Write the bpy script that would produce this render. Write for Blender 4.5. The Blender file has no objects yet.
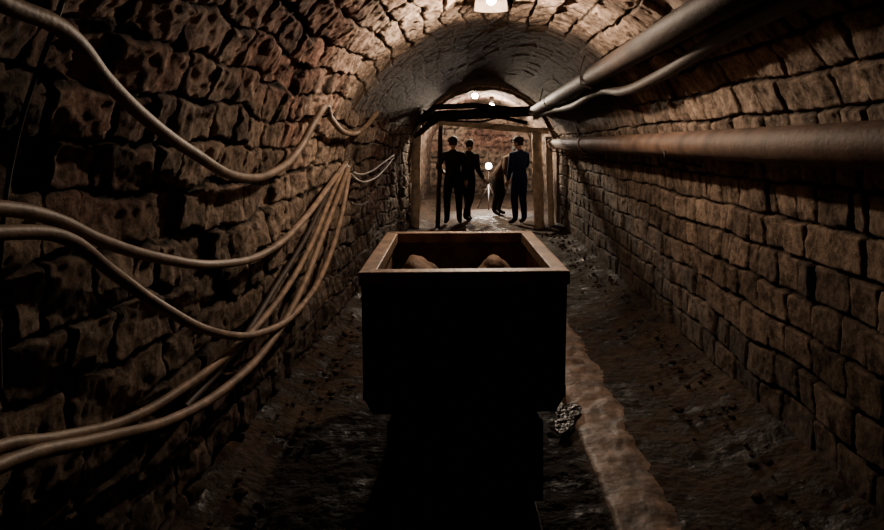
import bpy, bmesh, math, random
import numpy as np
from mathutils import Vector, Matrix
random.seed(7); rng=np.random.default_rng(11)
scene=bpy.context.scene
COL=scene.collection

# ---------------------------------------------------------------- materials
def mat_basic(name,col,rough=.7,metal=0.0,noise=8.0,var=.35,bump=.3,bscale=60,spec=.4):
    m=bpy.data.materials.new(name); m.use_nodes=True
    nt=m.node_tree; N=nt.nodes; L=nt.links; b=N['Principled BSDF']
    tc=N.new('ShaderNodeTexCoord')
    n=N.new('ShaderNodeTexNoise'); n.inputs['Scale'].default_value=noise; n.inputs['Detail'].default_value=8
    L.new(tc.outputs['Object'],n.inputs['Vector'])
    r=N.new('ShaderNodeValToRGB')
    c=Vector(col); d=c*(1-var); u=c*(1+var)
    r.color_ramp.elements[0].position=.3; r.color_ramp.elements[0].color=(*d,1)
    r.color_ramp.elements[1].position=.7; r.color_ramp.elements[1].color=(*u,1)
    L.new(n.outputs['Fac'],r.inputs['Fac']); L.new(r.outputs['Color'],b.inputs['Base Color'])
    b.inputs['Roughness'].default_value=rough; b.inputs['Metallic'].default_value=metal
    b.inputs['Specular IOR Level'].default_value=spec
    n2=N.new('ShaderNodeTexNoise'); n2.inputs['Scale'].default_value=bscale; n2.inputs['Detail'].default_value=6
    L.new(tc.outputs['Object'],n2.inputs['Vector'])
    bp=N.new('ShaderNodeBump'); bp.inputs['Strength'].default_value=bump; bp.inputs['Distance'].default_value=.01
    L.new(n2.outputs['Fac'],bp.inputs['Height']); L.new(bp.outputs['Normal'],b.inputs['Normal'])
    return m

def mat_emit(name,col,s):
    m=bpy.data.materials.new(name); m.use_nodes=True
    b=m.node_tree.nodes['Principled BSDF']
    b.inputs['Base Color'].default_value=(*col,1)
    b.inputs['Emission Color'].default_value=(*col,1); b.inputs['Emission Strength'].default_value=s
    return m

def mat_brick():
    m=bpy.data.materials.new('rough_brick_masonry'); m.use_nodes=True
    nt=m.node_tree; N=nt.nodes; L=nt.links; b=N['Principled BSDF']
    tc=N.new('ShaderNodeTexCoord')
    a=N.new('ShaderNodeAttribute'); a.attribute_name='Col'
    n=N.new('ShaderNodeTexNoise'); n.inputs['Scale'].default_value=9; n.inputs['Detail'].default_value=12; n.inputs['Roughness'].default_value=.78
    L.new(tc.outputs['Object'],n.inputs['Vector'])
    r=N.new('ShaderNodeValToRGB')
    r.color_ramp.elements[0].position=.38; r.color_ramp.elements[0].color=(.16,.14,.125,1)
    r.color_ramp.elements[1].position=.60; r.color_ramp.elements[1].color=(1.3,1.26,1.2,1)
    L.new(n.outputs['Fac'],r.inputs['Fac'])
    mx=N.new('ShaderNodeMix'); mx.data_type='RGBA'; mx.blend_type='MULTIPLY'; mx.inputs[0].default_value=1
    L.new(a.outputs['Color'],mx.inputs[6]); L.new(r.outputs['Color'],mx.inputs[7])
    L.new(mx.outputs[2],b.inputs['Base Color'])
    b.inputs['Roughness'].default_value=.85; b.inputs['Specular IOR Level'].default_value=.15
    n2=N.new('ShaderNodeTexNoise'); n2.inputs['Scale'].default_value=26; n2.inputs['Detail'].default_value=11; n2.inputs['Roughness'].default_value=.75
    L.new(tc.outputs['Object'],n2.inputs['Vector'])
    bp=N.new('ShaderNodeBump'); bp.inputs['Strength'].default_value=.9; bp.inputs['Distance'].default_value=.028
    L.new(n2.outputs['Fac'],bp.inputs['Height']); L.new(bp.outputs['Normal'],b.inputs['Normal'])
    return m

def mat_floor():
    m=bpy.data.materials.new('damp_dirt'); m.use_nodes=True
    nt=m.node_tree; N=nt.nodes; L=nt.links; b=N['Principled BSDF']
    tc=N.new('ShaderNodeTexCoord')
    n=N.new('ShaderNodeTexNoise'); n.inputs['Scale'].default_value=3.5; n.inputs['Detail'].default_value=12; n.inputs['Roughness'].default_value=.75
    L.new(tc.outputs['Object'],n.inputs['Vector'])
    r=N.new('ShaderNodeValToRGB')
    r.color_ramp.elements[0].position=.42; r.color_ramp.elements[0].color=(.005,.0034,.0025,1)
    r.color_ramp.elements[1].position=.70; r.color_ramp.elements[1].color=(.050,.032,.021,1)
    L.new(n.outputs['Fac'],r.inputs['Fac']); L.new(r.outputs['Color'],b.inputs['Base Color'])
    r2=N.new('ShaderNodeMapRange'); r2.inputs[1].default_value=.36; r2.inputs[2].default_value=.50; r2.inputs[3].default_value=.40; r2.inputs[4].default_value=.95
    L.new(n.outputs['Fac'],r2.inputs[0]); L.new(r2.outputs[0],b.inputs['Roughness'])
    b.inputs['Specular IOR Level'].default_value=.13
    n2=N.new('ShaderNodeTexNoise'); n2.inputs['Scale'].default_value=24; n2.inputs['Detail'].default_value=10
    L.new(tc.outputs['Object'],n2.inputs['Vector'])
    bp=N.new('ShaderNodeBump'); bp.inputs['Strength'].default_value=.8; bp.inputs['Distance'].default_value=.025
    L.new(n2.outputs['Fac'],bp.inputs['Height']); L.new(bp.outputs['Normal'],b.inputs['Normal'])
    return m

M_BR=mat_brick(); M_FL=mat_floor()
M_WALK=mat_basic('trodden_clay',(.088,.056,.039),.6,0,7,.8,1.0,22,.3)
M_ROCK=mat_basic('broken_stone',(.035,.023,.016),.9,0,9,.5,.7,40,.15)
M_CABLE=mat_basic('dusty_rubber',(.18,.120,.080),.55,0,12,.45,.2,70)
M_CABLED=mat_basic('dark_rubber',(.035,.024,.018),.6,0,12,.3,.2,70)
M_WHITE=mat_basic('white_plastic',(.6,.55,.5),.5,0,5,.1,.05)
M_PIPE=mat_basic('painted_iron_pipe',(.125,.072,.048),.65,.0,6,.5,.3,40,.3)
M_PIPED=mat_basic('dirty_iron_pipe',(.040,.025,.018),.65,.0,6,.5,.3,40,.25)
M_DARKST=mat_basic('sooty_steel',(.005,.0045,.0045),.85,.2,6,.4,.3,50,.08)
M_INNER=mat_basic('rusted_plate',(.14,.080,.047),.75,.0,9,.6,.5,50)
M_RIM=mat_basic('worn_rim_steel',(.20,.125,.078),.5,.15,10,.6,.4,60)
M_RAIL=mat_basic('rail_steel',(.03,.022,.018),.6,.3,20,.4,.3,60)
M_WOOD=mat_basic('pale_timber',(.50,.38,.27),.8,0,10,.4,.7,30)
M_WOODD=mat_basic('dark_timber',(.022,.015,.011),.9,0,10,.5,.7,30,.15)
M_SKIN=mat_basic('skin',(.26,.15,.10),.55,0,5,.08,.05)
M_HAIR=mat_basic('hair',(.012,.01,.008),.8,0,30,.3,.3,60,.15)
M_EYE=mat_basic('eye',(.6,.6,.58),.3,0,5,.05,.0)
M_LIP=mat_basic('lips',(.3,.12,.1),.5,0,5,.05,.0)

# ---------------------------------------------------------------- mesh helpers
def mesh_obj(name,verts,faces,mat,smooth=False,parent=None):
    me=bpy.data.meshes.new(name); me.from_pydata([tuple(v) for v in verts],[],faces); me.update()
    ob=bpy.data.objects.new(name,me); COL.objects.link(ob)
    for m in (mat if isinstance(mat,(list,tuple)) else [mat]): me.materials.append(m)
    if smooth: me.polygons.foreach_set('use_smooth',[True]*len(me.polygons))
    if parent: ob.parent=parent
    return ob
def bm_obj(name,bm,mat,smooth=False,parent=None,bevel=0):
    bmesh.ops.recalc_face_normals(bm,faces=bm.faces)
    me=bpy.data.meshes.new(name); bm.to_mesh(me); bm.free()
    for m in (mat if isinstance(mat,(list,tuple)) else [mat]): me.materials.append(m)
    ob=bpy.data.objects.new(name,me); COL.objects.link(ob)
    if smooth: me.polygons.foreach_set('use_smooth',[True]*len(me.polygons))
    if bevel:
        md=ob.modifiers.new('bev','BEVEL'); md.width=bevel; md.segments=2; md.limit_method='ANGLE'
    if parent: ob.parent=parent
    return ob
def bbox(bm,x0,x1,y0,y1,z0,z1,mi=0,rot=None):
    vs=[bm.verts.new((x,y,z)) for x in (x0,x1) for y in (y0,y1) for z in (z0,z1)]
    idx=[(0,1,3,2),(4,6,7,5),(0,4,5,1),(2,3,7,6),(0,2,6,4),(1,5,7,3)]
    for f in idx:
        fc=bm.faces.new([vs[i] for i in f]); fc.material_index=mi
    return vs
def btube(bm,pts,radii,seg=10,mi=0,smooth=True,cap=True):
    pts=[Vector(p) for p in pts]
    if not hasattr(radii,'__len__'): radii=[radii]*len(pts)
    rings=[]
    prev=None
    for i,p in enumerate(pts):
        if i==0: t=pts[1]-pts[0]
        elif i==len(pts)-1: t=pts[-1]-pts[-2]
        else: t=(pts[i+1]-pts[i]).normalized()+(pts[i]-pts[i-1]).normalized()
        t.normalize()
        if prev is None:
            a=Vector((0,0,1)) if abs(t.z)<.9 else Vector((1,0,0)); u=t.cross(a).normalized()
        else:
            u=(prev-t*prev.dot(t)).normalized()
        prev=u; v=t.cross(u)
        rings.append([bm.verts.new(p+(u*math.cos(2*math.pi*k/seg)+v*math.sin(2*math.pi*k/seg))*radii[i]) for k in range(seg)])
    for a,b in zip(rings[:-1],rings[1:]):
        for k in range(seg):
            f=bm.faces.new((a[k],a[(k+1)%seg],b[(k+1)%seg],b[k])); f.material_index=mi; f.smooth=smooth
    if cap:
        for r in (rings[0][::-1],rings[-1]):
            f=bm.faces.new(r); f.material_index=mi
def empty(name,loc=(0,0,0),rotz=0):
    e=bpy.data.objects.new(name,None); e.empty_display_size=.2; COL.objects.link(e)
    e.location=loc; e.rotation_euler=(0,0,rotz); return e
def sphere(bm,c,r,seg=16,ring=10,mi=0,zmin=None):
    g=bmesh.ops.create_uvsphere(bm,u_segments=seg,v_segments=ring,radius=1)
    sc=r if hasattr(r,'__len__') else (r,r,r)
    for v in g['verts']:
        v.co=Vector((v.co.x*sc[0]+c[0],v.co.y*sc[1]+c[1],v.co.z*sc[2]+c[2]))
        for f in v.link_faces: f.material_index=mi; f.smooth=True
    return g['verts']

# ---------------------------------------------------------------- noise
def h2(ix,iy,s=0):
    n=(ix.astype(np.int64)*374761393+iy.astype(np.int64)*668265263+s*69069)&0xffffffff
    n=((n^(n>>13))*1274126177)&0xffffffff
    n=(n^(n>>16))&0xffffffff
    return n/4294967295.0
def vnoise(x,y,s=0):
    ix=np.floor(x); iy=np.floor(y); fx=x-ix; fy=y-iy
    fx=fx*fx*(3-2*fx); fy=fy*fy*(3-2*fy)
    a=h2(ix,iy,s); b=h2(ix+1,iy,s); c=h2(ix,iy+1,s); d=h2(ix+1,iy+1,s)
    return (a*(1-fx)+b*fx)*(1-fy)+(c*(1-fx)+d*fx)*fy
def fbm(x,y,s=0,o=4):
    r=0;a=.5;t=0
    for i in range(o):
        r=r+a*vnoise(x,y,s+i*17); t+=a; x=x*2.03;y=y*2.03;a*=.5
    return r/t
def sst(x,a,b):
    t=np.clip((x-a)/(b-a),0,1); return t*t*(3-2*t)

# ---------------------------------------------------------------- tunnel shell
CX=.2; R=1.45; SP=1.3; Z0=-.08
S1=SP-Z0; S2=S1+math.pi*R; S3=S2+S1
def profile(s):
    """position and inward normal of the tunnel lining at perimeter distance s"""
    th=np.clip((s-S1)/R,0,math.pi)
    x=CX-R*np.cos(th); z=SP+R*np.sin(th)
    z=np.where(s<S1,Z0+s,z); z=np.where(s>S2,SP-(s-S2),z)
    nx=np.cos(th); nz=-np.sin(th)
    return x,z,nx,nz
HC=.188
def lining(s,y):
    left=1-sst(s,3.0,4.2)                    # rough rubble masonry on the left, more regular on the right
    vault=sst(s,S1+.2,S1+.9)*(1-sst(s,S2-.9,S2-.2))
    ws=s+(fbm(s*1.3,y*1.3,5,3)-.5)*(.08+.12*left)+(fbm(s*6,y*6,8,3)-.5)*(.035+.035*left)
    wy=y+(fbm(s*1.7,y*1.7,9,3)-.5)*.16+(fbm(s*7,y*7,12,3)-.5)*(.035+.035*left)
    row=np.floor(ws/HC); v=ws/HC-row
    rr=h2(row,row*0+3,1); ln=.20+.11*h2(row,row*0,2)+.03*left
    q=(wy+20)/ln+rr*7
    c0=np.floor(q); f=q-c0
    j0=(h2(row,c0,4)-.5)*.5; j1=(h2(row,c0+1,4)-.5)*.5
    cc=np.where(f<j0,c0-1,np.where(f>1+j1,c0+1,c0))
    a=cc+(h2(row,cc,4)-.5)*.5; b=cc+1+(h2(row,cc+1,4)-.5)*.5
    du=np.minimum(q-a,b-q)*ln; dv=np.minimum(v,1-v)*HC
    rad=.022
    ex=np.maximum(rad-du,0); ey=np.maximum(rad-dv,0)
    d=rad-np.sqrt(ex*ex+ey*ey)
    gapn=fbm(s*5,y*5,31,3)
    gap=.002+.011*sst(gapn,.35,.7)*(.5+.5*left)
    rel=sst(d,gap-.003,gap+.011)
    rb=h2(row,cc,7); rc=h2(row,cc,21); rd=h2(row,cc,33)
    big=fbm(s*4.5,y*4.5,40,4)-.5; fine=fbm(s*18,y*18,50,4)-.5
    tilt=((q-a)/(b-a)-.5)*(rc-.5)*.035+(v-.5)*(rd-.5)*.035
    pits=sst(fbm(s*10,y*10,44,5),.67,.80)
    hgt=rel*(.020+.020*rb+tilt)+big*(.022+.028*left)+fine*(.018+.020*left)-pits*(.006+.008*np.maximum(left,vault))
    hgt=hgt-(rb<.06)*rel*.04*np.maximum(left,vault)
    # smooth rendered vault behind the lamp
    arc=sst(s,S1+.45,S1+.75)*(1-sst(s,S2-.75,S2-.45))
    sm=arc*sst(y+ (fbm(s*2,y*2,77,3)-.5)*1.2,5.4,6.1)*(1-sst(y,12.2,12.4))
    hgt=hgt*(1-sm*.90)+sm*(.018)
    # colours
    base=np.stack([.46+0*s,.345+0*s,.268+0*s],-1)
    k=(.50+.70*rc)[...,None]
    col=base*k
    red=sst(fbm(s*.9+3,y*.9,60,3),.53,.68)*left*.5
    col=col*(1-red[...,None])+np.array([.33,.115,.09])*red[...,None]*k
    pale=sst(fbm(s*1.1+9,y*1.1,66,3),.50,.7)*.5
    col=col*(1-pale[...,None])+np.array([.60,.48,.39])*pale[...,None]
    col=col*(1-.25*pits[...,None])
    mort=np.array([.028,.020,.015])
    col=mort*(1-rel[...,None])+col*rel[...,None]
    vault_shade=np.array([.082,.050,.031])*(.8+.9*big[...,None])  # shadow band behind the lamp, painted as dark brown on the vault
    col=col*(1-sm[...,None]*.96)+vault_shade*sm[...,None]*.96
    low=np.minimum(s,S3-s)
    lamp_falloff=1-.85*(1-sst(low+(fbm(s*2,y*2,88,3)-.5)*.8,.0,2.7))  # lamp falloff painted into the brick, darker towards the floor
    far=1-.55*sst(y,12.5,13)  # far brick darkened so the background behind the figures looks unlit
    col=col*lamp_falloff[...,None]*far[...,None]
    return hgt,np.clip(col,0,1)
ys=np.concatenate([np.arange(-3,.8,.05),np.arange(.8,4.2,.010),np.arange(4.2,7.5,.016),np.arange(7.5,12.7,.035)])
def shell(name,sa,sb,ys,ds=.0095,grow=0):
    n=max(2,int(round((sb-sa)/ds))+1)
    ss=np.linspace(sa,sb,n)
    S,Y=np.meshgrid(ss,ys,indexing='ij')
    h,c=lining(S,Y); x,z,nx,nz=profile(S)
    h=h-grow
    P=np.stack([x+nx*h,Y,z+nz*h],-1).reshape(-1,3)
    ni,nj=S.shape
    I=np.arange(ni*nj).reshape(ni,nj)
    F=np.stack([I[:-1,:-1],I[1:,:-1],I[1:,1:],I[:-1,1:]],-1).reshape(-1,4)
    me=bpy.data.meshes.new(name); me.vertices.add(len(P)); me.vertices.foreach_set('co',P.ravel())
    me.loops.add(F.size); me.loops.foreach_set('vertex_index',F.ravel().astype(np.int32))
    me.polygons.add(len(F)); me.polygons.foreach_set('loop_start',(np.arange(len(F))*4).astype(np.int32))
    me.polygons.foreach_set('loop_total',np.full(len(F),4,dtype=np.int32))
    me.update(calc_edges=True)
    ca=me.color_attributes.new('Col','FLOAT_COLOR','POINT')
    ca.data.foreach_set('color',np.concatenate([c.reshape(-1,3),np.ones((len(P),1))],1).ravel().astype(np.float32))
    me.polygons.foreach_set('use_smooth',[True]*len(F))
    me.materials.append(M_BR)
    ob=bpy.data.objects.new(name,me); COL.objects.link(ob); return ob
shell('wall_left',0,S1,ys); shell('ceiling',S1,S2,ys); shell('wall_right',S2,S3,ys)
ys2=np.arange(12.6,21.01,.06)
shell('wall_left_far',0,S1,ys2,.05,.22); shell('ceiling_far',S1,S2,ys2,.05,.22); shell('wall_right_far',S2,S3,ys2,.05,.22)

def backwall():
    xs=np.linspace(-1.7,2.1,70); zs=np.linspace(-.1,3.1,60)
    X,Z=np.meshgrid(xs,zs,indexing='ij')
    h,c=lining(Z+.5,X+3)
    P=np.stack([X,21-h,Z],-1).reshape(-1,3); ni,nj=X.shape; I=np.arange(ni*nj).reshape(ni,nj)
    F=np.stack([I[:-1,:-1],I[1:,:-1],I[1:,1:],I[:-1,1:]],-1).reshape(-1,4)
    ob=mesh_obj('wall_back',P,F.tolist(),M_BR,True)
    ca=ob.data.color_attributes.new('Col','FLOAT_COLOR','POINT')
    ca.data.foreach_set('color',np.concatenate([c.reshape(-1,3)*.4,np.ones((len(P),1))],1).ravel().astype(np.float32))  # back wall colour darkened too, as background gloom
backwall()

def floor():
    ysf=np.concatenate([np.arange(-3,1.5,.08),np.arange(1.5,6,.02),np.arange(6,12,.04),np.arange(12,21.1,.1)])
    xs=np.linspace(-1.6,2.05,210)
    X,Y=np.meshgrid(xs,ysf,indexing='ij')
    h=(fbm(X*2,Y*2,90,4)-.5)*.05+(fbm(X*12,Y*12,91,4)-.5)*.03-.01
    h+=.14*sst(X,1.15,1.75)+.10*(1-sst(X,-1.35,-.95))
    h-=.02*np.exp(-((X-.49)**2+((Y-3.85)*.5)**2)/.02)
    P=np.stack([X,Y,h],-1).reshape(-1,3); ni,nj=X.shape; I=np.arange(ni*nj).reshape(ni,nj)
    F=np.stack([I[:-1,:-1],I[1:,:-1],I[1:,1:],I[:-1,1:]],-1).reshape(-1,4)
    mesh_obj('floor',P,F.tolist(),M_FL,True)
floor()

def walkway():
    ysf=np.arange(1.2,12.2,.04); us=np.linspace(0,1,28)
    U,Y=np.meshgrid(us,ysf,indexing='ij')
    w0=.57+(fbm(Y*1.5,Y*0,3,3)-.5)*.03; w1=1.0+(fbm(Y*1.7,Y*0+5,4,3)-.5)*.22
    X=w0+(w1-w0)*U
    base=(fbm(X*2,Y*2,90,4)-.5)*.05+(fbm(X*12,Y*12,91,4)-.5)*.03-.01   # follows the floor
    edge=np.minimum(sst(U,0,.05),1-sst(U,.55,1))
    H=base-.02+.030*edge+(fbm(X*6,Y*6,14,4)-.5)*.024
    P=np.stack([X,Y,H],-1).reshape(-1,3); ni,nj=X.shape; I=np.arange(ni*nj).reshape(ni,nj)
    F=np.stack([I[:-1,:-1],I[1:,:-1],I[1:,1:],I[:-1,1:]],-1).reshape(-1,4)
    mesh_obj('clay_walkway',P,F.tolist(),M_WALK,True)
walkway()

def puddle():
    m=bpy.data.materials.new('muddy_water'); m.use_nodes=True
    N=m.node_tree.nodes; L=m.node_tree.links; b=N['Principled BSDF']
    b.inputs['Base Color'].default_value=(.02,.018,.016,1); b.inputs['Roughness'].default_value=.22
    b.inputs['Specular IOR Level'].default_value=1.0
    n=N.new('ShaderNodeTexNoise'); n.inputs['Scale'].default_value=24; n.inputs['Detail'].default_value=3
    tc=N.new('ShaderNodeTexCoord'); L.new(tc.outputs['Object'],n.inputs['Vector'])
    bp=N.new('ShaderNodeBump'); bp.inputs['Strength'].default_value=1; bp.inputs['Distance'].default_value=.30
    L.new(n.outputs['Fac'],bp.inputs['Height']); L.new(bp.outputs['Normal'],b.inputs['Normal'])
    V=[(.52,3.85,.018)]; F=[]
    for k in range(28):
        a=2*math.pi*k/28; r=1+.35*math.sin(3*a+1)+.2*math.sin(5*a)
        V.append((.52+.085*r*math.cos(a),3.85+.22*r*math.sin(a),.018))
    for k in range(28): F.append((0,1+k,1+(k+1)%28))
    mesh_obj('puddle',V,F,m)
puddle()

def rubble(name,specs,mat=None,parent=None):
    bm=bmesh.new()
    for x,y,z,r in specs:
        g=bmesh.ops.create_icosphere(bm,subdivisions=2 if r>.025 else 1,radius=1)
        sc=Vector((random.uniform(.7,1.3),random.uniform(.7,1.3),random.uniform(.45,.85)))*r
        rot=Matrix.Rotation(random.uniform(0,6.3),3,'Z')
        cuts=[(Vector((random.uniform(-1,1),random.uniform(-1,1),random.uniform(-1,1))).normalized(),random.uniform(.55,.85)) for _ in range(6)]
        for v in g['verts']:
            p=v.co.copy()
            for n,dd in cuts:
                e=p.dot(n)-dd
                if e>0: p-=n*e
            p=Vector((p.x*sc.x,p.y*sc.y,p.z*sc.z)); v.co=rot@p+Vector((x,y,z))
    return bm_obj(name,bm,mat or M_ROCK,parent=parent)
sp=[]
for i in range(260):
    y=random.uniform(1.6,12); x=1.54-abs(random.gauss(0,.2))
    if x<1.14: continue
    sp.append((x,y,.14*max(0,(x-1.15)/.6)+.005,random.uniform(.008,.030)))
rubble('rubble',sp)
sp=[]
for i in range(220):
    y=random.uniform(1.6,12); x=-1.14+abs(random.gauss(0,.18))
    if x>-.66-.04*(y-2.84): continue
    sp.append((x,y,.10*max(0,(-.95-x)/.4)+.005,random.uniform(.008,.032)))
rubble('rubble',sp)

# ---------------------------------------------------------------- track
TX,TY,TR=-.044,2.84,math.radians(2.4)
def track():
    e=empty('mine_track',(TX,TY,0),TR)
    bm=bmesh.new()
    for sx in (-.28,.28):
        bbox(bm,sx-.04,sx+.04,-2.6,9.2,-.01,.002)
        bbox(bm,sx-.008,sx+.008,-2.6,9.2,.002,.04)
        bbox(bm,sx-.022,sx+.022,-2.6,9.2,.04,.058)
    bm_obj('rails',bm,M_RAIL,parent=e,bevel=.003)
    bm=bmesh.new(); y=-2.4
    while y<9:
        bbox(bm,-.48,.48,y-.07,y+.07,-.06,-.006); y+=.62
    bm_obj('sleepers',bm,M_WOODD,parent=e,bevel=.01)
track()

# ---------------------------------------------------------------- mine cart
def cart():
    e=empty('mine_cart',(TX,TY,0),TR)
    L=1.30; W=.45; zt=1.0
    bm=bmesh.new()
    outer=[(-W,zt),(-.44,.50),(-.40,.43),(.40,.43),(.44,.50),(W,zt)]
    inner=[(-W+.03,zt),(-.415,.52),(-.38,.46),(.38,.46),(.415,.52),(W-.03,zt)]
    def ring(prof,y): return [bm.verts.new((x,y,z)) for x,z in prof]
    of,ob_=ring(outer,0),ring(outer,L); inf,inb=ring(inner,.03),ring(inner,L-.03)
    for k in range(5):
        bm.faces.new((of[k],of[k+1],ob_[k+1],ob_[k])).material_index=0
        bm.faces.new((inf[k],inb[k],inb[k+1],inf[k+1])).material_index=1
    bm.faces.new(of).material_index=0; bm.faces.new(ob_[::-1]).material_index=0
    bm.faces.new(inf[::-1]).material_index=1; bm.faces.new(inb).material_index=1
    for a,b,c,d in ((of[0],ob_[0],inb[0],inf[0]),(ob_[0],ob_[5],inb[5],inb[0]),(ob_[5],of[5],inf[5],inb[5]),(of[5],of[0],inf[0],inf[5])):
        bm.faces.new((a,b,c,d)).material_index=0
    me=bpy.data.meshes.new('tub'); bm.to_mesh(me); bm.free()
    me.materials.append(M_DARKST); me.materials.append(M_INNER)
    o=bpy.data.objects.new('tub',me); COL.objects.link(o); o.parent=e
    bm=bmesh.new()
    w=.075; a=.012
    def mit(p0,p1,p2,p3,z0,z1):
        v=[bm.verts.new((x,y,z)) for z in (z0,z1) for x,y in (p0,p1,p2,p3)]
        for f in ((0,1,2,3),(7,6,5,4),(0,4,5,1),(1,5,6,2),(2,6,7,3),(3,7,4,0)): bm.faces.new([v[i] for i in f])
    X0,X1,Y0,Y1=-W-a,W+a,-a,L+a
    z0,z1=zt-.012,zt+.05
    mit((X0,Y0),(X1,Y0),(X1-w,Y0+w),(X0+w,Y0+w),z0,z1)
    mit((X1,Y0),(X1,Y1),(X1-w,Y1-w),(X1-w,Y0+w),z0,z1-.001)
    mit((X1,Y1),(X0,Y1),(X0+w,Y1-w),(X1-w,Y1-w),z0,z1)
    mit((X0,Y1),(X0,Y0),(X0+w,Y0+w),(X0+w,Y1-w),z0,z1-.001)
    bm_obj('rim',bm,M_RIM,parent=e,bevel=.006)
    bm=bmesh.new()
    for y in (.0,L):
        s=-1 if y==0 else 1
        for x in (-.30,.30):
            bbox(bm,x-.025,x+.025,min(y,y+s*.02),max(y,y+s*.02),.46,.985)
        bbox(bm,-.44,.44,min(y,y+s*.022),max(y,y+s*.022),.50,.55)
        for x in np.linspace(-.41,.41,10):
            sphere(bm,(x,y+s*.004,.95),.010,8,6)
            sphere(bm,(x,y+s*.024,.525),.010,8,6)
    for x in (-1,1):
        for y in (.2,.65,1.1):
            bbox(bm,min(x*.43,x*.465),max(x*.43,x*.465),y-.025,y+.025,.52,.985)
    bm_obj('ribs_and_rivets',bm,M_DARKST,parent=e)
    # two big lumps of rock at the far end, resting on a dark bed of ore
    for bx,sd in ((-.25,3),(.20,8)):
        bm=bmesh.new(); g=bmesh.ops.create_icosphere(bm,subdivisions=4,radius=1)
        for v in g['verts']:
            p=v.co
            d=.06*math.sin(p.x*4+sd)+.05*math.sin(p.y*5+sd*2)+.05*math.sin(p.z*6+p.x*3+sd)+.03*math.sin(11*p.x+9*p.y+sd)
            v.co=Vector((bx+p.x*.125*(1+d),L-.21+p.y*.14*(1+d),.775+p.z*.145*(1+d)))
        bm_obj('ore_boulder',bm,M_INNER,True,parent=e)
    xs=np.linspace(-.405,.405,40); yy=np.linspace(.035,L-.035,60)
    X,Y=np.meshgrid(xs,yy,indexing='ij')
    Z=.66+(fbm(X*7,Y*7,5,4)-.5)*.14+.05*sst(Y,.6,1.2)
    I=np.arange(X.size).reshape(X.shape)
    F=np.stack([I[:-1,:-1],I[1:,:-1],I[1:,1:],I[:-1,1:]],-1).reshape(-1,4)
    mesh_obj('ore_bed',np.stack([X,Y,Z],-1).reshape(-1,3),F.tolist(),M_ROCK,False,parent=e)
    rubble('ore_lumps',[(random.uniform(-.34,.34),random.uniform(.1,L-.12),.69,random.uniform(.03,.06)) for _ in range(50)],parent=e)
    bm=bmesh.new()
    for x in (-.2,.2): bbox(bm,x-.04,x+.04,-.06,L+.06,.33,.43)
    for y in (-.06,.3,.95,L-.02): bbox(bm,-.32,.32,y,y+.07,.34,.429)
    for y,s in ((-.06,-1),(L+.06,1)):
        bbox(bm,-.33,.33,min(y,y+s*.04),max(y,y+s*.04),.09,.428)      # black end plate, added to stand in for shade under the cart
        btube(bm,[(0,y+s*.03,.36),(0,y+s*.11,.36)],.035,14)
        btube(bm,[(0,y+s*.11,.36),(0,y+s*.15,.34),(0,y+s*.15,.29),(0,y+s*.10,.28)],.014,8)
    for y in (.33,.98):
        btube(bm,[(-.33,y,.235),(.33,y,.235)],.025,14)
        for x in (-.19,.19): bbox(bm,x-.035,x+.035,y-.05,y+.05,.2,.34)
    bm_obj('chassis',bm,M_DARKST,parent=e,bevel=.004)
    bm=bmesh.new()
    for y in (.33,.98):
        for s in (-1,1):
            x=s*.28
            prof=[(x-s*.045,.190),(x-s*.03,.190),(x-s*.028,.176),(x+s*.03,.176)]
            for (xa,ra),(xb,rb) in zip(prof[:-1],prof[1:]):
                btube(bm,[(xa,y,.235),(xb,y,.235)],[ra,rb],28,cap=True)
            btube(bm,[(x+s*.02,y,.235),(x+s*.05,y,.235)],.05,16)
            for k in range(6):
                a_=k*math.pi/3
                btube(bm,[(x+s*.032,y+.04*math.cos(a_),.235+.04*math.sin(a_)),(x+s*.032,y+.16*math.cos(a_),.235+.16*math.sin(a_))],.014,8)
    bm_obj('wheels',bm,M_DARKST,parent=e)
cart()

# ---------------------------------------------------------------- cables
def wx(z):
    return CX-R if z<SP else CX-R*math.cos(math.asin(min(1,(z-SP)/R)))
def cable(name,pts,r,mat,off=.115):
    cu=bpy.data.curves.new(name,'CURVE'); cu.dimensions='3D'; cu.bevel_depth=r; cu.bevel_resolution=4; cu.resolution_u=10
    sp=cu.splines.new('BEZIER'); sp.bezier_points.add(len(pts)-1)
    for i,p in enumerate(pts):
        if len(p)==2: p=(wx(p[1])+off,p[0],p[1])
        bp=sp.bezier_points[i]; bp.co=p; bp.handle_left_type=bp.handle_right_type='AUTO'
    cu.use_fill_caps=True
    cu.materials.append(mat)
    ob=bpy.data.objects.new(name,cu); COL.objects.link(ob); return ob
cable('power_cable',[(.9,1.99),(1.37,1.905),(1.60,1.883),(1.855,1.785),(2.13,1.69),(2.55,1.572),(3.1,1.448),(3.64,1.449),(4.09,1.568),(4.3,1.752),(4.42,1.86),(4.7,1.80),(5.5,1.70),(6.2,1.76),(6.6,1.93)],.023,M_CABLE)
cable('power_cable',[(.8,1.50),(1.53,1.451),(1.71,1.408),(1.94,1.316),(2.31,1.198),(2.85,1.077),(3.55,1.026),(4.28,1.12),(5.0,1.29),(5.6,1.445)],.020,M_CABLE,.13)
cable('power_cable',[(.8,1.42),(1.53,1.395),(1.73,1.352),(1.94,1.227),(2.24,1.049),(2.70,.824),(3.31,.643),(4.04,.586),(4.76,.722),(5.31,1.028),(5.66,1.394)],.019,M_CABLE,.16)
cable('power_cable',[(.8,.98),(1.53,.886),(1.75,.81),(2.11,.707),(2.55,.657),(3.1,.647),(3.73,.71),(4.41,.887),(5.13,1.206),(5.6,1.426)],.018,M_CABLE,.12)
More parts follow.
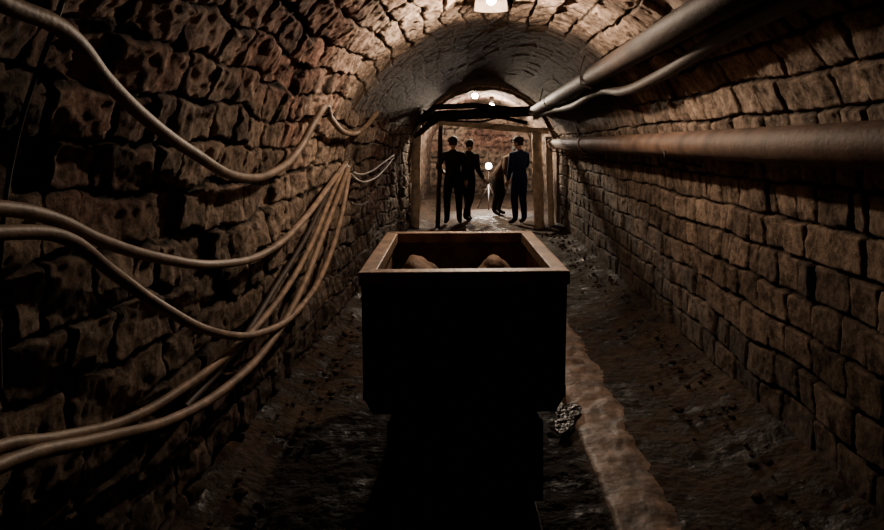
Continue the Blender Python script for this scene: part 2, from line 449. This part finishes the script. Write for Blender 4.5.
cable('power_cable',[(.8,.93),(1.53,.853),(1.89,.742),(2.35,.606),(2.91,.525),(3.47,.534),(4.11,.683),(4.7,.95),(5.31,1.232),(5.62,1.40)],.020,M_CABLE,.15)
cable('power_cable',[(2.6,.55),(3.1,.60),(3.8,.78),(4.5,.98),(5.2,1.26),(5.6,1.41)],.016,M_CABLED,.09)
cable('signal_wire',[(5.65,1.42),(6.3,1.26),(7.2,1.22),(8.2,1.30),(9.0,1.42)],.009,M_WHITE)
cable('signal_wire',[(5.65,1.44),(6.2,1.33),(7.0,1.31),(8.0,1.38),(9.0,1.46)],.009,M_WHITE)
cable('signal_wire',[(5.65,1.40),(5.8,1.15),(6.3,1.02),(6.9,1.0)],.007,M_CABLED)
cable('signal_wire',[(1.60,1.95),(1.61,1.6),(1.60,1.3),(1.6,1.0)],.006,M_CABLED,.08)
def hook(y,z,l=.22):
    bm=bmesh.new(); x=wx(z)
    btube(bm,[(x-.02,y,z-.035),(x+l-.03,y,z-.035),(x+l,y,z-.02),(x+l,y,z+.03)],.010,8)
    bm_obj('wall_hook',bm,M_RAIL)
hook(4.42,1.83,.16); hook(5.62,1.40,.2); hook(9.0,1.42,.15); hook(6.6,1.90,.16)

# ---------------------------------------------------------------- pipes on the right
def pipe(name,pts,r,mat,flange=()):
    e=empty(name)
    bm=bmesh.new(); btube(bm,pts,r,28); bm_obj('tube',bm,mat,parent=e)
    if flange:
        bm=bmesh.new()
        for y in flange:
            for a,b in zip(pts[:-1],pts[1:]):
                if a[1]<=y<=b[1]:
                    t=(y-a[1])/(b[1]-a[1]); c=Vector(a).lerp(Vector(b),t)
                    btube(bm,[c-Vector((0,.018,0)),c+Vector((0,.018,0))],r*1.10,28)
        bm_obj('couplings',bm,mat,parent=e)
    return e
lowp=pipe('water_pipe',[(1.44,-2,1.60),(1.44,3,1.60),(1.43,6,1.605),(1.42,9,1.61),(1.42,12.1,1.62)],.090,M_PIPE,(8.4,))
bm=bmesh.new()
for y in (1.0,4.6,8.2,11.6):
    btube(bm,[(1.64,y,1.44),(1.45,y,1.48),(1.35,y,1.50),(1.34,y,1.56)],.010,8)
bm_obj('brackets',bm,M_RAIL,parent=lowp)
upp=pipe('compressed_air_pipe',[(1.10,-2,2.24),(1.10,4,2.245),(1.09,8,2.24),(1.07,12.1,2.22)],.085,M_PIPED,(9.4,))
bm=bmesh.new()
for y in (6.2,10.):
    btube(bm,[(1.24,y,2.45),(1.20,y,2.28),(1.17,y,2.17),(1.10,y,2.14),(1.01,y,2.18),(1.0,y,2.3),(1.06,y,2.50)],.008,8)
bm_obj('hangers',bm,M_RAIL,parent=upp)
cable('trunk_cable',[(1.23,.5,2.14),(1.23,3.0,2.15),(1.25,4.4,2.07),(1.24,5.4,2.05),(1.22,6.2,2.12),(1.20,8,2.08),(1.16,10,2.13),(1.1,12,2.1)],.042,M_CABLED)

# ---------------------------------------------------------------- portal at the end of the bricked section
def portal():
    e=empty('timber_portal_frame')
    def log(name,p,q,r,m):
        bm=bmesh.new(); n=9; pts=[];rad=[]
        for i in range(n):
            t=i/(n-1); c=Vector(p).lerp(Vector(q),t)+Vector((random.uniform(-1,1),0,random.uniform(-1,1)))*.008
            pts.append(c); rad.append(r*random.uniform(.92,1.08))
        btube(bm,pts,rad,14); bm_obj(name,bm,m,parent=e)
    log('post_a',(-1.14,12.35,-.02),(-1.10,12.35,1.98),.085,M_WOOD)
    log('post_b',(1.24,12.45,-.02),(1.18,12.45,1.85),.10,M_WOOD)
    log('post_c',(1.46,12.35,-.02),(1.40,12.35,1.75),.06,M_WOOD)
    log('post_d',(-.72,12.6,-.02),(-.66,12.6,2.02),.045,M_WOODD)
    log('lintel',(-.95,12.45,2.07),(1.40,12.45,1.86),.06,M_WOOD)
    log('cap_beam',(-1.22,12.25,2.12),(1.45,12.25,2.26),.10,M_WOODD)
    log('brace',(-1.15,12.3,1.75),(-.72,12.3,2.10),.06,M_WOODD)
portal()
def duct():
    e=empty('crossing_pipe_bundle')
    bm=bmesh.new()
    btube(bm,[(-1.2,11.5,1.75),(-1.0,11.5,2.05),(-.7,11.5,2.27),(0,11.5,2.30),(.6,11.6,2.24),(.92,11.9,2.18)],.05,14)
    btube(bm,[(-1.1,11.8,2.05),(-.3,11.8,2.16),(.5,11.8,2.10),(.95,11.8,2.0)],.035,12)
    btube(bm,[(-.9,11.3,2.2),(-.5,11.2,2.02),(.1,11.2,2.0),(.6,11.3,2.12),(.92,11.5,2.18)],.018,10)
    bm_obj('pipes',bm,M_WOODD,parent=e)
duct()
def archring():
    bm=bmesh.new(); n=48; rings=[]
    P=((1.36,12.5),(1.36,12.72),(1.72,12.72),(1.72,12.5))
    for i in range(n+1):
        th=math.pi*i/n
        ring=[]
        for r,y in P:
            rr=r+(random.uniform(-.015,.015) if r<1.4 else 0)
            ring.append(bm.verts.new((CX-rr*math.cos(th),y,SP+rr*math.sin(th))))
        rings.append(ring)
    for a,b in zip(rings[:-1],rings[1:]):
        for k in range(4): bm.faces.new((a[k],a[(k+1)%4],b[(k+1)%4],b[k]))
    for s,ring in ((-1,rings[0]),(1,rings[-1])):
        bot=[bm.verts.new((v.co.x,v.co.y,-.1)) for v in ring]
        for k in range(4): bm.faces.new((ring[k],ring[(k+1)%4],bot[(k+1)%4],bot[k]))
    bm_obj('trim_arch',bm,mat_basic('arch_stone',(.10,.065,.045),.85,0,10,.5,.8,30))
archring()

# ---------------------------------------------------------------- lamps
def lamp(name,x,y,z,power,col,shade=False,rad=.05,mount=.15,es=60,ldz=-.085,br=.045):
    e=empty(name,(x,y,z))
    bm=bmesh.new()
    btube(bm,[(0,0,mount),(0,0,.045)],[.055,.05],16)
    bm_obj('socket',bm,M_RAIL,parent=e)
    bm=bmesh.new(); sphere(bm,(0,0,.01),(br,br,br)); bm_obj('bulb',bm,mat_emit('warm_bulb',(1,.82,.58),es),parent=e)
    if shade:
        bm=bmesh.new(); n=16; V=[]
        for i in range(n+1):
            a=math.radians(34)+math.radians(112)*i/n
            V.append([bm.verts.new((.05*math.cos(a),.05*math.sin(a),.06)),bm.verts.new((.14*math.cos(a),.12*math.sin(a),.04)),bm.verts.new((.15*math.cos(a),.13*math.sin(a),-.055))])
        for a,b in zip(V[:-1],V[1:]):
            for k in range(2): bm.faces.new((a[k],b[k],b[k+1],a[k+1]))
        bm_obj('reflector',bm,M_WOODD,parent=e)
    l=bpy.data.lights.new(name+'_light','POINT'); l.energy=power; l.color=col; l.shadow_soft_size=rad
    lo=bpy.data.objects.new('light',l); COL.objects.link(lo); lo.parent=e; lo.location=(0,-.0,ldz)
    return e
lamp('ceiling_lamp',.12,4.80,2.66,135,(1,.78,.585),True,.035,mount=.09,es=200,ldz=-.075,br=.035)
lamp('ceiling_lamp',.0,14.9,2.72,1000,(1,.80,.59),mount=.22,es=1500,br=.065)
lamp('ceiling_lamp',.45,17.6,2.66,420,(1,.80,.70),mount=.25,es=1500,br=.065)
def added_backlight():  # invented lamp, added to backlight the figures and brighten the far floor
    e=empty('added_tripod_light',(.34,16.2,0))
    bm=bmesh.new()
    for k in range(3):
        a=k*2.094+.5; btube(bm,[(.32*math.cos(a),.32*math.sin(a),.01),(0,0,.62)],.012,8)
    btube(bm,[(0,0,.55),(0,0,1.0)],.014,8)
    btube(bm,[(0,.08,1.08),(0,.0,1.08),(0,-.03,1.08)],[.05,.09,.10],20)
    bm_obj('stand',bm,M_RAIL,parent=e)
    bm=bmesh.new(); btube(bm,[(0,-.031,1.08),(0,-.036,1.08)],.08,20)
    bm_obj('lens',bm,mat_emit('added_lens_glow',(1,.90,.78),30),parent=e)
    l=bpy.data.lights.new('added_flood','SPOT'); l.energy=1100; l.color=(1,.88,.76); l.spot_size=1.5; l.spot_blend=.5; l.shadow_soft_size=.06
    lo=bpy.data.objects.new('added_flood',l); COL.objects.link(lo); lo.parent=e; lo.location=(0,-.10,1.08); lo.rotation_euler=(math.radians(28),0,math.radians(180))
added_backlight()

# ---------------------------------------------------------------- people
def person(name,loc,rotz,pose,jacket,trouser,helmet=None,scale=1.0):
    e=empty(name,loc,rotz); e.scale=(scale,)*3
    lean=pose.get('lean',0); P={}
    H=Vector((0,0,.93))
    def up(p):
        p=Vector(p)-H; c,s=math.cos(lean),math.sin(lean)
        return Vector((p.x,p.y*c+p.z*s,-p.y*s+p.z*c))+H
    V=[];E=[];Rd=[]
    def add(p,r,par=None):
        V.append(tuple(p)); Rd.append(r if isinstance(r,tuple) else (r,r)); i=len(V)-1
        if par is not None: E.append((par,i))
        return i
    pel=add((0,0,.93),(.165,.125)); wa=add(up((0,0,1.08)),(.155,.12),pel); ch=add(up((0,.01,1.26)),(.185,.135),wa)
    uc=add(up((0,0,1.40)),(.15,.10),ch); nk=add(up((0,0,1.48)),.060,uc); nt=add(up((0,.015,1.56)),.05,nk)
    hands=[]
    for s,k in ((-1,'L'),(1,'R')):
        sh=add(up((s*.195,0,1.40)),.080,uc)
        ex=up(pose.get('elbow'+k,(s*.27,-.03,1.13))); wr=up(pose.get('wrist'+k,(s*.27,.06,.88)))
        el=add(ex,.062,sh); w=add(wr,.040,el); hands.append((s,ex,wr))
        kn=Vector(pose.get('knee'+k,(s*.12,.03,.50))); an=Vector(pose.get('ankle'+k,(s*.125,-.02,.10)))
        hp=add((s*.10,0,.84),.112,pel); kk=add(kn,.080,hp); cf=add(kn.lerp(an,.35)+Vector((0,-.015,0)),.074,kk)
        a=add(an,.060,cf); add((an.x+s*.02,an.y+.08,an.z-.045),(.048,.042),a)
        add((an.x+s*.03,an.y+.17,an.z-.062),(.042,.030),len(V)-1)
    me=bpy.data.meshes.new('b'); me.from_pydata(V,E,[]); ob=bpy.data.objects.new('tmp',me); COL.objects.link(ob)
    ob.modifiers.new('s','SKIN')
    for i,r in enumerate(Rd): me.skin_vertices[0].data[i].radius=r
    me.skin_vertices[0].data[0].use_root=True
    sb=ob.modifiers.new('u','SUBSURF'); sb.levels=2; sb.render_levels=2
    dg=bpy.context.evaluated_depsgraph_get(); m2=bpy.data.meshes.new_from_object(ob.evaluated_get(dg))
    bpy.data.objects.remove(ob)
    m2.materials.clear()
    shoe=M_HAIR
    for m in (jacket,trouser,shoe,M_SKIN): m2.materials.append(m)
    for p in m2.polygons:
        c=p.center; p.use_smooth=True
        near_arm=min((c-h[2]).length for h in hands)<.30 and abs(c.x)>.2
        p.material_index=2 if c.z<.085 else (1 if (c.z<.86 and not near_arm) else 0)
        if (c-Vector(V[nt])).length<.075: p.material_index=3
    body=bpy.data.objects.new('body',m2); COL.objects.link(body); body.parent=e
    bm=bmesh.new()
    for s,el,wr in hands:
        d=(wr-el).normalized(); side=d.cross(Vector((s,0,0)))
        side=side.normalized() if side.length>.1 else Vector((0,1,0))
        nrm=d.cross(side).normalized()
        btube(bm,[wr-d*.02,wr+d*.02,wr+d*.06,wr+d*.095],[.026,.034,.040,.036],12)
        for k,(o,l) in enumerate(((-.030,.062),(-.010,.074),(.010,.068),(.029,.052))):
            b=wr+d*.085+side*o
            cu=-nrm*s*.012 
            btube(bm,[b,b+d*l*.45+cu*.5,b+d*l*.75+cu*1.5,b+d*l*.95+cu*3],[.0095,.009,.008,.006],8)
        b=wr+d*.035+side*.030
        btube(bm,[b,b+side*.028+d*.022,b+side*.036+d*.05],[.012,.010,.008],8)
    bm_obj('hands',bm,M_SKIN,True,parent=e)
    hd=empty('head'); hd.parent=e; hp=up((0,.03,1.635)); hd.location=hp; hd.rotation_euler=(-lean*.5-pose.get('nod',.1),0,pose.get('turn',0))
    bm=bmesh.new()
    vs=sphere(bm,(0,0,0),(.078,.096,.118),24,18)
    for v in vs:
        if v.co.z<-.02:
            t=(-.02-v.co.z)/.1; v.co.x*=1-.28*t; 
            if v.co.y<0: v.co.y*=1-.35*t
    btube(bm,[(0,.090,.015),(0,.108,-.015),(0,.112,-.03),(0,.092,-.038)],[.008,.012,.015,.010],10)
    for s in (-1,1): sphere(bm,(s*.080,-.005,-.01),(.010,.022,.032),10,8)
    bm_obj('skull',bm,M_SKIN,True,parent=hd)
    bm=bmesh.new()
    for s in (-1,1): sphere(bm,(s*.031,.083,.010),(.013,.010,.009),10,8)
    bm_obj('eyes',bm,M_EYE,True,parent=hd)
    bm=bmesh.new(); sphere(bm,(0,.083,-.062),(.024,.010,.008),12,8); bm_obj('mouth',bm,M_LIP,True,parent=hd)
    bm=bmesh.new(); vs=sphere(bm,(0,-.010,.012),(.086,.102,.120),24,18)
    kill=[v for v in vs if (v.co.y>.03 and v.co.z<.055) or v.co.z<-.06]
    bmesh.ops.delete(bm,geom=kill,context='VERTS'); bm_obj('hair',bm,M_HAIR,True,parent=hd)
    if helmet:
        bm=bmesh.new(); vs=sphere(bm,(0,-.005,.045),(.105,.125,.105),24,16)
        bmesh.ops.delete(bm,geom=[v for v in vs if v.co.z<.035],context='VERTS')
        n=28; a=[];b=[]
        for k in range(n):
            t=2*math.pi*k/n; ext=.012+.03*max(0,math.sin(t))
            a.append(bm.verts.new((.103*math.cos(t),-.005+.123*math.sin(t),.045)))
            b.append(bm.verts.new(((.103+ext)*math.cos(t),-.005+(.123+ext)*math.sin(t),.036)))
        for k in range(n): bm.faces.new((a[k],a[(k+1)%n],b[(k+1)%n],b[k]))
        btube(bm,[(0,.115,.085),(0,.15,.085)],.024,12)
        bm_obj('helmet',bm,helmet,True,parent=hd)
    bm=bmesh.new()
    btube(bm,[up((0,.0,1.45)),up((0,.008,1.50))],[.080,.066],20,cap=False)
    bm_obj('collar',bm,jacket,True,parent=e)
    return e
C_BLK=mat_basic('black_cloth',(.007,.006,.006),.95,0,20,.2,.3,60,.08)
C_DRK=mat_basic('charcoal_cloth',(.009,.008,.008),.95,0,20,.2,.3,60,.08)
C_BLUE=mat_basic('blue_cloth',(.008,.014,.042),.9,0,20,.2,.3,60,.08)
C_BRN=mat_basic('brown_cloth',(.03,.02,.015),.9,0,20,.2,.3,60,.1)
H_DK=mat_basic('dark_helmet',(.010,.009,.009),.8,0,5,.1,.02,60,.1)
person('standing_man',(-.44,13.1,0),.1,{'elbowL':(-.31,.0,1.15),'wristL':(-.20,.18,1.05),'elbowR':(.29,-.03,1.13)},C_BLK,C_BLK,H_DK)
person('walking_man',(-.16,13.5,0),-.6,{'kneeL':(-.1,.16,.50),'ankleL':(-.1,.18,.10),'kneeR':(.1,-.02,.49),'ankleR':(.1,-.24,.14),'wristL':(-.27,-.10,.90),'wristR':(.26,.22,.95),'lean':.10},C_DRK,C_DRK,None,.98)
person('bending_man',(.50,14.9,0),-2.0,{'lean':.7,'elbowL':(-.24,.16,1.2),'wristL':(-.2,.38,1.12),'elbowR':(.24,.16,1.2),'wristR':(.2,.38,1.1),'kneeL':(-.12,.1,.5),'kneeR':(.12,.06,.5)},C_BRN,C_DRK,H_DK)
person('watching_man',(.90,13.2,0),.7,{'elbowR':(.27,.05,1.15),'wristR':(.12,.24,1.2),'turn':.3},C_BLUE,C_BLUE,H_DK,1.0)

# ---------------------------------------------------------------- world & camera
w=bpy.data.worlds.new('mine_dark'); scene.world=w; w.use_nodes=True
w.node_tree.nodes['Background'].inputs[0].default_value=(.5,.4,.35,1); w.node_tree.nodes['Background'].inputs[1].default_value=.001
cam=bpy.data.cameras.new('camera'); co=bpy.data.objects.new('camera',cam); COL.objects.link(co)
co.location=(0,0,1.6); co.rotation_euler=(math.radians(90),0,0)
cam.sensor_width=36; cam.lens=26.47; cam.shift_x=-.0373; cam.shift_y=-.1357; cam.clip_start=.05
scene.camera=co
